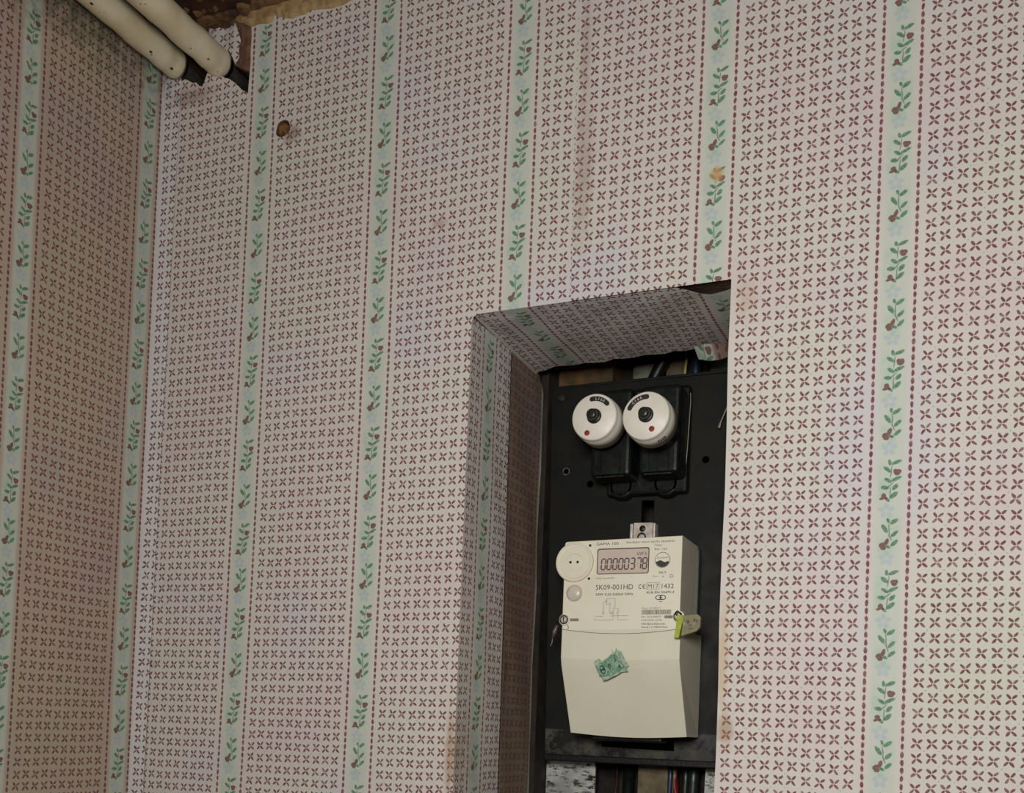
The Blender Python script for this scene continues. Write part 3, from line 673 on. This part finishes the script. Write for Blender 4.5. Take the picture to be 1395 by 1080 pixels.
bk = [[bm.verts.new((CX0-0.0004, YB, p.z if False else p.co.z)) , bm.verts.new((CX1+0.0030, YB, q.co.z))] for p, q in ((g[0], g[-1]) for g in G_)]
for k in range(len(G_)-1):
    bm.faces.new((G_[k][0], G_[k+1][0], bk[k+1][0], bk[k][0])); bm.faces.new((G_[k][-1], bk[k][1], bk[k+1][1], G_[k+1][-1]))
bm.faces.new(G_[0]+[bk[0][1], bk[0][0]]); bm.faces.new(G_[-1]+[bk[-1][1], bk[-1][0]])
recalc(bm)
ed = [e_ for e_ in bm.edges if e_.verts[0] in [g[-1] for g in G_] and e_.verts[1] in [g[-1] for g in G_] or (e_.verts[0] in [g[0] for g in G_] and e_.verts[1] in [g[0] for g in G_])]
bmesh.ops.bevel(bm, geom=ed, offset=0.0008, segments=2, affect='EDGES', profile=0.5)
cover = obj('terminal_cover', bm, M_cover, mt)
bm = bmesh.new()
for i in range(n):
    x0, x1 = xs_[i], xs_[i+1]
    q = [(x0, sag(x0, 1.69330, .0041)), (x1, sag(x1, 1.69330, .0041)), (x1, sag(x1, 1.6929, .0041)), (x0, sag(x0, 1.6929, .0041))]
    bm.faces.new([bm.verts.new((a, MY-0.0006, b)) for a, b in q])
obj('cover_gap', bm, M_seam, mt)
# terminals peeping out below the cover
obj('terminal_block', B(0.414, 0.480, 0.130, 0.160, 1.5945, 1.606, bev=0.002), M_bake, mt)
# optical port
obj('port_rim', Lt((0.4038, MY, 1.7528), [(0.0176, -0.003), (0.0176, 0.0024), (0.0170, 0.0030), (0.0160, 0.0030), (0.0155, 0.0022), (0.0, 0.0022)], n=56, cap=False), M_meter, mt, smooth=False)
port = obj('port_face', Lt((0.4042, MY-0.0022, 1.7528), [(0.0150, 0.0), (0.0146, 0.0010), (0.0075, 0.0012), (0.0068, 0.0003), (0.0060, 0.0007), (0, 0.0007)], n=48), M_meter, mt, smooth=False)
for x in (0.4003, 0.4071): obj('pin_hole', Lt((x, MY-0.0028, 1.7527), [(0.0012, -0.0005), (0.0012, 0.00025), (0, 0.00030)], n=14), M_hole, port)
for z in (1.7676, 1.7381): obj('pin_hole', Lt((0.4173, MY, z), [(0.0012, -0.0005), (0.0012, 0.0001), (0, 0.00013)], n=14), M_hole, mt)
M_bump = plain('translucent_button', srgb(212, 202, 186), 0.3, scale=120, col2=srgb(200, 188, 172))
obj('push_button', Lt((0.4040, MY, 1.7254), [(0.0077, -0.0005), (0.0074, 0.0008), (0.0060, 0.0020), (0.0035, 0.0028), (0, 0.0030)], n=36), M_bump, mt, smooth=True)
# display
M_lcd = plain('lcd_glass', srgb(208, 194, 180), 0.3, scale=30, col2=srgb(202, 184, 172))
M_bez = plain('lcd_bezel', srgb(92, 78, 72), 0.4, scale=100)
M_seg = plain('lcd_segment', srgb(92, 74, 74), 0.4, scale=400)
def rrect(x0, x1, z0, z1, r_, k=5):
    return arcpts(x1-r_, z1-r_, r_, 0, 90, k)+arcpts(x0+r_, z1-r_, r_, 90, 180, k)+arcpts(x0+r_, z0+r_, r_, 180, 270, k)+arcpts(x1-r_, z0+r_, r_, 270, 360, k)
disp = obj('display', Pr(rrect(0.4251, 0.4712, 1.7422, 1.7636, 0.0014), MY-0.0001, MY+0.001), M_lcd, mt)
ro, ri = rrect(0.4244, 0.4720, 1.7415, 1.7644, 0.0020), rrect(0.4253, 0.4712, 1.7422, 1.7634, 0.0014)
bm = bmesh.new(); a = [bm.verts.new((x, MY-0.0004, z)) for x, z in ro]; b = [bm.verts.new((x, MY-0.0003, z)) for x, z in ri]
c_ = [bm.verts.new((x, MY+0.0004, z)) for x, z in ro]
for i in range(len(ro)):
    j = (i+1) % len(ro); bm.faces.new((a[i], a[j], b[j], b[i])); bm.faces.new((c_[i], c_[j], a[j], a[i]))
recalc(bm); obj('display_bezel', bm, M_bez, mt)
SEG = {'0':'abcdef','3':'abgcd','7':'abc','8':'abcdefg'}
def seg7(bm, ch, x, z, w, h, t_, y):
    sl = 0.06
    P_ = {'a':(0,h,w,h),'b':(w,h,w,h/2),'c':(w,h/2,w,0),'d':(0,0,w,0),'e':(0,0,0,h/2),'f':(0,h/2,0,h),'g':(0,h/2,w,h/2)}
    for s_ in SEG[ch]:
        x0, z0, x1, z1 = P_[s_]; a_ = Vector((x0, z0)); b_ = Vector((x1, z1)); d = (b_-a_).normalized(); g = t_*0.62; a_ += d*g; b_ -= d*g
        nn = Vector((-d.y, d.x))*t_/2; e_ = d*t_/2
        q = [a_-nn, a_-e_, a_+nn, b_+nn, b_+e_, b_-nn]
        bm.faces.new([bm.verts.new((x+p.x+p.y*sl, y, z+p.y)) for p in q])
YI = MY-0.00035
bm = bmesh.new()
for i, ch in enumerate('00000378'):
    x = 0.4283+i*0.00535+(0.0003 if i > 5 else 0)
    seg7(bm, ch, x, 1.7457, 0.0037, 0.0094, 0.0011, YI)
box(bm, 0.4655, 0.4661, YI-0.00002, YI+0.00002, 1.7452, 1.7458)
merge(bm, chars('kW h', 0.0046, None, None, '', lambda x, z: (0.4655+x, YI, 1.7574+z), squeeze=0.85))
obj('display_digits', bm, M_seg, disp)
# the two sealing screws
for x, z, sx0_, sx1_ in ((0.3960, 1.7015, 0.3990, 0.4092), (0.5000, 1.7035, 0.4872, 0.4972)):
    M_slot = M_bump
    obj('slot_recess', Pr(rrect(min(sx0_, sx1_), max(sx0_, sx1_), z-0.0012+(-0.0001), z+0.0012, 0.00115), MY-0.0003, MY+0.0005), plain('slot_shadow', srgb(140, 132, 118), 0.5), mt)
    obj('screw_lug', Lt((x, MY, z), [(0.0052, -0.004), (0.0052, 0.0012), (0.0046, 0.0018), (0, 0.0018)], n=30), M_meter, mt)
    sc = screw(x, z, MY-0.0016, 0.0030, M_steel, mt, 'sealing_screw', ang=95)
    obj('seal_ring', Tb([(x+0.0036*math.cos(R(a)), MY-0.0030, z+0.0036*math.sin(R(a))) for a in range(0, 361, 15)], 0.0005, n=6), M_dkmetal, mt)
for x, z, a0 in ((0.3981, 1.6947, -80), (0.4988, 1.6958, -80)):
    obj('clip_mark', Tb([(x+0.0015*math.cos(R(a)), MY-0.0001, z+0.0016*math.sin(R(a))) for a in range(a0, 91, 15)], 0.0003, n=5), M_ink2, mt)
# ---- printing on the meter (all flat in the plane of its face)
YP = MY-0.00012
pr1 = bmesh.new(); pr2 = bmesh.new()
def fit(bm, txt, x0, x1, z, h, bold=0.0):
    b_ = chars(txt, 1.0, None, None, '', lambda x, z_: (x, 0, z_), align='LEFT')
    w0 = max(v.co.x for v in b_.verts); hh = max(v.co.z for v in b_.verts); sx_ = (x1-x0)/w0; sz_ = h/0.73
    b_.free()
    merge(bm, chars(txt, 1.0, None, None, '', lambda x, z_: (x0+x*sx_, YP, z+z_*sz_), align='LEFT', bold=bold))
fit(pr1, 'GAMA 100', 0.4229, 0.4437, 1.7674, 0.0026)
fit(pr2, 'Vienfazis vieno tarifo skaitiklis', 0.4503, 0.4941, 1.7682, 0.0022)
fit(pr2, 'Tipas', 0.4762, 0.4828, 1.7652, 0.0018); fit(pr2, 'BzL-162', 0.4763, 0.4880, 1.7616, 0.0018)
fit(pr1, '3K7', 0.4806, 0.4876, 1.7408, 0.0023); fit(pr2, '1000 imp/kWh', 0.4235, 0.4408, 1.7374, 0.0015)
fit(pr1, 'SK09-001HD', 0.4238, 0.4584, 1.7279, 0.0047); fit(pr1, 'C', 0.4630, 0.4658, 1.7281, 0.0040, 0.01); fit(pr1, '\u20ac', 0.4665, 0.4697, 1.7281, 0.0040)
fit(pr2, 'M17', 0.4712, 0.4810, 1.7281, 0.0042); fit(pr1, '1432', 0.4828, 0.4947, 1.7281, 0.0043)
fit(pr1, '230V 0,25-5(60)A 50Hz', 0.4240, 0.4585, 1.7229, 0.0020, 0.012); fit(pr1, 'KLB EN 50470-3', 0.4706, 0.4951, 1.7239, 0.0020, 0.012)
fit(pr2, 'Type 25-05211', 0.4668, 0.4835, 1.7106, 0.0013); fit(pr2, 'Nr. 02104477', 0.4667, 0.4845, 1.7029, 0.0016)
fit(pr2, 'AAB 04/06 10378', 0.4667, 0.4850, 1.7001, 0.0014); fit(pr1, 'UAB Elgama-Elektronika', 0.4668, 0.4882, 1.6969, 0.0014, 0.01)
fit(pr1, 'Visori\u0173 2, LT-08300 Vilnius', 0.4669, 0.4905, 1.6941, 0.0014, 0.01); fit(pr2, 'L', 0.4239, 0.4248, 1.7040, 0.0016); fit(pr2, 'N', 0.4238, 0.4249, 1.7008, 0.0016)
def line(bm, x0, z0, x1, z1, w=0.00025):
    a_, b_ = Vector((x0, z0)), Vector((x1, z1)); d = (b_-a_).normalized(); nn = Vector((-d.y, d.x))*w/2
    bm.faces.new([bm.verts.new((p.x, YP, p.y)) for p in (a_-nn, b_-nn, b_+nn, a_+nn)])
def ringm(bm, cx, cz, r_, w=0.0004, n=28, sx_=1.0):
    for i in range(n):
        a0, a1 = 6.2832*i/n, 6.2832*(i+1)/n
        bm.faces.new([bm.verts.new((cx+sx_*q*math.cos(a), YP, cz+q*math.sin(a))) for q, a in ((r_-w/2, a0), (r_+w/2, a0), (r_+w/2, a1), (r_-w/2, a1))])
# frame round M17
for a in ((0.4705, 1.7273, 0.4818, 1.7273), (0.4705, 1.7333, 0.4818, 1.7333), (0.4705, 1.7273, 0.4705, 1.7333), (0.4818, 1.7273, 0.4818, 1.7333)): line(pr2, *a)
# round emblem with a hill over water
ringm(pr1, 0.4839, 1.7528, 0.0066, 0.0004)
hill = arcpts(0.4839, 1.7528, 0.0062, 195, 345, 14)+[(0.4885, 1.7518), (0.4865, 1.7508), (0.4850, 1.7512), (0.4832, 1.7522), (0.4815, 1.7526), (0.4798, 1.7518)]
pr1.faces.new([pr1.verts.new((x, YP, z)) for x, z in hill])
fit(pr2, 'ELGAMA', 0.4790, 0.4890, 1.7541, 0.0015)
# small symbols
for a in ((0.4757, 1.7386, 0.4806, 1.7386), (0.4757, 1.7394, 0.4770, 1.7394), (0.4562-0.0005, 1.7389, 0.4567, 1.7389), (0.4848, 1.7376, 0.4848, 1.7398), (0.4840, 1.7382, 0.4856, 1.7382)): line(pr2, *a, w=0.0003)
ringm(pr2, 0.4922, 1.7387, 0.0013, 0.0004)
# maker's knot
for dx in (-0.0021, 0.0021): ringm(pr1, 0.4834+dx, 1.7203, 0.0018, 0.0006, sx_=1.25)
for a in ((0.4813, 1.7222, 0.4855, 1.7222), (0.4813, 1.7184, 0.4855, 1.7184), (0.4820, 1.7203, 0.4848, 1.7203)): line(pr1, *a, w=0.0005)
line(pr2, 0.4822, 1.7166, 0.4848, 1.7166, 0.0006)
# wiring diagram
for a in ((0.4258, 1.7043, 0.4318, 1.7043), (0.4258, 1.7012, 0.4410, 1.7012), (0.4410, 1.7012, 0.4410, 1.7120), (0.4455, 1.7012, 0.4550, 1.7012), (0.4455, 1.7012, 0.4455, 1.7060),
          (0.4385, 1.7047, 0.4550, 1.7047), (0.4318, 1.7060, 0.4318, 1.7170), (0.4318, 1.7170, 0.4345, 1.7170), (0.4345, 1.7140, 0.4345, 1.7200), (0.4345, 1.7200, 0.4425, 1.7200),
          (0.4425, 1.7200, 0.4425, 1.7110), (0.4378, 1.7170, 0.4378, 1.7080), (0.4425, 1.7110, 0.4460, 1.7110), (0.4460, 1.7110, 0.4460, 1.7075), (0.4330, 1.7178, 0.4362, 1.7178), (0.4345, 1.7150, 0.4378, 1.7150)): line(pr2, *a)
for x in (0.4318, 0.4385, 0.4400, 0.4448): fit(pr2, '0', x-0.0005, x+0.0006, 1.7062, 0.0022)
# barcode
random.seed(4); x = 0.4668
while x < 0.4930:
    w = random.choice((0.0002, 0.0003, 0.0005)); line(pr1, x+w/2, 1.7057, x+w/2, 1.7097, w); x += w+random.choice((0.0002, 0.0003, 0.0004))
obj('printed_text', pr1, M_ink, mt, kind='stuff'); obj('printed_text', pr2, M_ink2, mt, label='fainter grey printing', kind='stuff')

# ---- seals
M_lime = plain('lime_plastic', srgb(172, 186, 60), 0.35, scale=150, col2=srgb(150, 166, 48))
def clearish():
    t = NT('clear_yellowed_plastic'); t.b.inputs['Base Color'].default_value = srgb(186, 184, 150)
    t.b.inputs['Roughness'].default_value = 0.2; t.b.inputs['Transmission Weight'].default_value = 0.55; t.b.inputs['IOR'].default_value = 1.45
    t.link(t.ss(t.noise(t.obj(), 200, 3), 0.3, 0.7, 0.12, 0.35), t.b.inputs['Roughness']); return t.m
M_clear = clearish()
st = thing('tag_seal', 'lime green and clear plastic seal hanging from the right screw of the meter', 'seal', (0.505, 0.090, 1.684))
obj('lime_body', Pr([(0.5010, 1.7040), (0.5058, 1.7038), (0.5060, 1.6995), (0.5040, 1.6900), (0.5030, 1.6846), (0.4988, 1.6848), (0.5000, 1.6920)], 0.0900, 0.0955), M_lime, st)
obj('clear_case', Pr([(0.5060, 1.7035), (0.5180, 1.7046), (0.5208, 1.7020), (0.5205, 1.6935), (0.5178, 1.6905), (0.5100, 1.6880), (0.5046, 1.6862), (0.5058, 1.6960)], 0.0915, 0.0955), M_clear, st, label='clear yellowish flag')
M_redink = plain('red_brown_print', srgb(120, 60, 48), 0.6, scale=400)
bm = bmesh.new()
for x, z, w, h in ((0.5085, 1.6985, .0030, .0009), (0.5095, 1.6968, .0016, .0016), (0.5112, 1.6950, .0022, .0008), (0.5150, 1.6985, .0014, .0024), (0.5172, 1.6980, .0010, .0020), (0.5110, 1.6922, .0034, .0006)):
    box(bm, x, x+w, 0.0909, 0.0914, z, z+h)
obj('seal_print', bm, M_redink, st)
obj('seal_wire', Tb([(0.5000, 0.0955, 1.7035), (0.4985, 0.0930, 1.7060), (0.5005, 0.0915, 1.7078), (0.5030, 0.0915, 1.7060), (0.5035, 0.0925, 1.7038)], 0.0005, n=6), M_dkmetal, st)
ws = thing('wire_seal', 'small pinkish wire seal dangling from the left screw of the meter', 'seal', (0.385, 0.110, 1.680))
obj('seal_bead', Lt((0.3826, 0.110, 1.6925), [(0.0006, -0.0070), (0.0016, -0.004), (0.0021, 0), (0.0017, 0.004), (0.0006, 0.0062)], axis=(0.35, 0, 1), n=14), plain('pink_lead', srgb(138, 112, 112), 0.4, metal=0.3, scale=400, col2=srgb(86, 66, 64)), ws, smooth=True)
obj('wire_tail', Tb([(0.3945, 0.0970, 1.7010), (0.3885, 0.101, 1.7005), (0.3852, 0.107, 1.6990)], 0.0005, n=6), M_dkmetal, ws)
obj('wire_tail', Tb([(0.3805, 0.110, 1.6870), (0.3798, 0.111, 1.6820), (0.3780, 0.112, 1.6790)], 0.0003, n=6), M_wirew, ws)
M_foil = plain('green_foil', srgb(150, 182, 156), 0.3, scale=260, col2=srgb(92, 136, 108), bump=0.8, bscale=500, thr=(0.3, 0.7))
M_foil2 = plain('pale_foil', srgb(172, 188, 166), 0.3, scale=260, col2=srgb(128, 160, 136), bump=0.8, bscale=500)
ss_ = thing('foil_seal', 'crumpled green foil security seal stuck on the meter cover', 'seal', (0.442, 0.098, 1.648))
def crumple(poly, y0, amp, m, name, parent, seed):
    vv, ff = cdt(poly, [], 0.002); b_ = bmesh.new(); q = []
    for p in vv: q.append(b_.verts.new((p.x, y0-amp*abs(noise.noise(Vector((p.x*260+seed, seed, p.y*260))))-amp*0.3, p.y)))
    for t in ff: b_.faces.new([q[i] for i in t])
    return obj(name, b_, m, parent)
crumple([(0.4258, 1.6640), (0.4300, 1.6670), (0.4330, 1.6640), (0.4420, 1.6720), (0.4410, 1.6755), (0.4440, 1.6722), (0.4452, 1.6765), (0.4475, 1.6740), (0.4500, 1.6735), (0.4530, 1.6680), (0.4575, 1.6610), (0.4555, 1.6590), (0.4573, 1.6560), (0.4520, 1.6555), (0.4460, 1.6520), (0.4385, 1.6485), (0.4345, 1.6475), (0.4330, 1.6510), (0.4285, 1.6560)], MY-0.0006, 0.0022, M_foil2, 'foil_margin', ss_, 1.3)
crumple([(0.4282, 1.6610), (0.4360, 1.6660), (0.4445, 1.6712), (0.4470, 1.6690), (0.4540, 1.6605), (0.4500, 1.6570), (0.4430, 1.6530), (0.4355, 1.6510), (0.4310, 1.6520)], MY-0.0018, 0.0018, M_foil, 'foil', ss_, 4.1)
def rot2(x, z, cx, cz, a): c_, s_ = math.cos(R(a)), math.sin(R(a)); return cx+x*c_-z*s_, cz+x*s_+z*c_
YP_save = YP; YP = MY-0.0042
fm = bmesh.new()
for dz in (-0.0017, 0.0017):
    cx, cz = rot2(dz, 0, 0.4345, 1.6572, 118); ringm(fm, cx, cz, 0.0019, 0.0006, n=18)
for (x, z, w, h) in ((0, 0.0030, .0034, .0005), (0, -0.0030, .0034, .0005)):
    p0 = rot2(-w/2, z*0.62, 0.4345, 1.6572, 118); p1 = rot2(w/2, z*0.62, 0.4345, 1.6572, 118); line(fm, *p0, *p1, w=0.0006)
for x0, z0, x1, z1 in ((0.4392, 1.6620, 0.4412, 1.6580), (0.4404, 1.6625, 0.4420, 1.6595), (0.4440, 1.6680, 0.4462, 1.6655), (0.4462, 1.6655, 0.4448, 1.6640), (0.4490, 1.6610, 0.4510, 1.6590), (0.4505, 1.6612, 0.4490, 1.6592)): line(fm, x0, z0, x1, z1, 0.0007)
YP = YP_save
obj('seal_emblem', fm, M_ink, ss_)

# ------------------------------------------------------------------ what shows behind the board
def lab(o, l, c, g=None):
    o['label'] = l; o['category'] = c
    if g: o['group'] = g
def scuffed():
    t = NT('scuffed_tin'); p = t.obj()
    st = t.n.new('ShaderNodeMapping'); t.link(p, st.inputs[0]); st.inputs[3].default_value = (0.6, 1, 1.7)
    a = t.ss(t.noise(st.outputs[0], 110, 6, 0.8), 0.41, 0.50); w = t.ss(t.noise(p, 26, 4, 0.6), 0.4, 0.6)
    c = t.mix(a, srgb(30, 29, 25), srgb(214, 219, 211)); c = t.mix(t.math('MULTIPLY', w, 0.5), c, srgb(110, 112, 100))
    t.link(c, t.b.inputs['Base Color']); t.b.inputs['Roughness'].default_value = 0.35; t.link(t.math('MULTIPLY', a, 0.5), t.b.inputs['Metallic']); return t.m
M_tin = scuffed()
M_card = plain('beige_card', srgb(116, 106, 80), 0.85, scale=60, col2=srgb(90, 80, 58))
M_conduit = plain('pinkish_conduit', srgb(112, 90, 78), 0.6, scale=150, col2=srgb(80, 60, 50))
lab(obj('tin_plate', B(0.3470, 0.3980, 0.1920, 0.1945, NZ0+0.002, 1.5745), M_tin, None), 'scuffed grey tin plate below the left of the board', 'metal plate')
lab(obj('conduit', Tb([(0.4180, 0.196, NZ0+0.002), (0.4182, 0.196, 1.5), (0.4180, 0.196, 1.60)], 0.0035, n=14), M_conduit, None, smooth=True), 'pinkish grey conduit under the board between plate and card', 'conduit')
lab(obj('card_sheet', B(0.4400, 0.4690, 0.1960, 0.1975, NZ0+0.002, 1.5850), M_card, None), 'beige card sheet hanging below the middle of the board', 'card')
lab(obj('black_cable', Tb([(0.4290, 0.200, NZ0+0.002), (0.4292, 0.200, 1.59)], 0.0055, n=12), M_bake, None, smooth=True), 'black cable below the board between conduit and card', 'cable')
def wire(x, r_, col, l, y=0.196, dx=0.0):
    lab(obj('insulated_wire', Tb([(x+dx*(k-4)*0.25+0.0006*math.sin(k), y, NZ0+0.002+k*0.0225) for k in range(9)], r_, n=10), plain(l.split()[0]+'_insulation', col, 0.4, scale=200), None, smooth=True), l, 'wire', 'wires below the board')
wire(0.4712, 0.0019, srgb(46, 62, 92), 'blue insulated wire right of the beige card')
wire(0.4742, 0.0014, srgb(120, 118, 84), 'yellowish insulated wire between the blue and red ones', y=0.199)
wire(0.4778, 0.0026, srgb(120, 30, 26), 'red insulated wire below the right of the board', dx=-0.001)
wire(0.4850, 0.0035, srgb(30, 34, 30), 'thinner black wire right of the red one', y=0.200)
wire(0.4935, 0.0055, srgb(24, 32, 32), 'thick black cable right of the red wire')
lab(obj('foil_scrap', Pr([(0.5010, NZ0+0.002), (0.530, NZ0+0.002), (0.530, 1.570), (0.520, 1.5735), (0.5050, 1.5720), (0.5035, 1.50)], 0.196, 0.1975), M_tin, None), 'shiny scrap of tin below the right end of the board', 'metal scrap')
# above the board
M_grey = plain('grey_plaster', srgb(112, 114, 98), 0.9, scale=50, col2=srgb(60, 58, 50), bump=0.8)
lab(obj('plaster_lump', B(0.4160, 0.4420, 0.2060, 0.2215, 1.938, 1.966, bev=0.004), M_grey, None), 'grey green lump of plaster above the board right of the wood block', 'plaster lump')
lab(obj('black_cable', Tb([(0.4330, 0.196, 1.925), (0.4400, 0.196, 1.9420), (0.4480, 0.195, 1.957), (0.4620, 0.195, 1.978), (0.470, 0.195, 2.0)], 0.0062, n=14), M_bake, None, smooth=True), 'thick black cable slanting up behind the top of the board', 'cable')
lab(obj('plaster_lump', B(0.4500, 0.4705, 0.2070, 0.2215, 1.938, 1.980, bev=0.002), plain('taupe_plaster', srgb(96, 86, 66), 0.9, scale=60, col2=srgb(60, 50, 38), bump=0.8), None), 'taupe lump of plaster between black cable and yellow wire', 'plaster lump')
lab(obj('insulated_wire', Tb([(0.4712, 0.197, 1.93), (0.4720, 0.197, 1.95), (0.4750, 0.197, 1.985)], 0.0013, n=8), plain('ochre_insulation', srgb(168, 156, 104), 0.5, scale=200), None, smooth=True), 'thin ochre wire above the board beside the dark blue cable', 'wire')
lab(obj('insulated_wire', Tb([(0.4825, 0.196, 1.93), (0.4828, 0.196, 1.95), (0.4832, 0.196, 2.01)], 0.0046, n=14), plain('dark_blue_insulation', srgb(24, 34, 48), 0.4, scale=200), None, smooth=True), 'dark blue cable above the right part of the board', 'cable')
lab(obj('plaster_lump', B(0.4940, 0.5300, 0.2040, 0.2215, 1.938, 1.968, bev=0.003), M_grey, None), 'grey lump of plaster above the board at its right end', 'plaster lump')
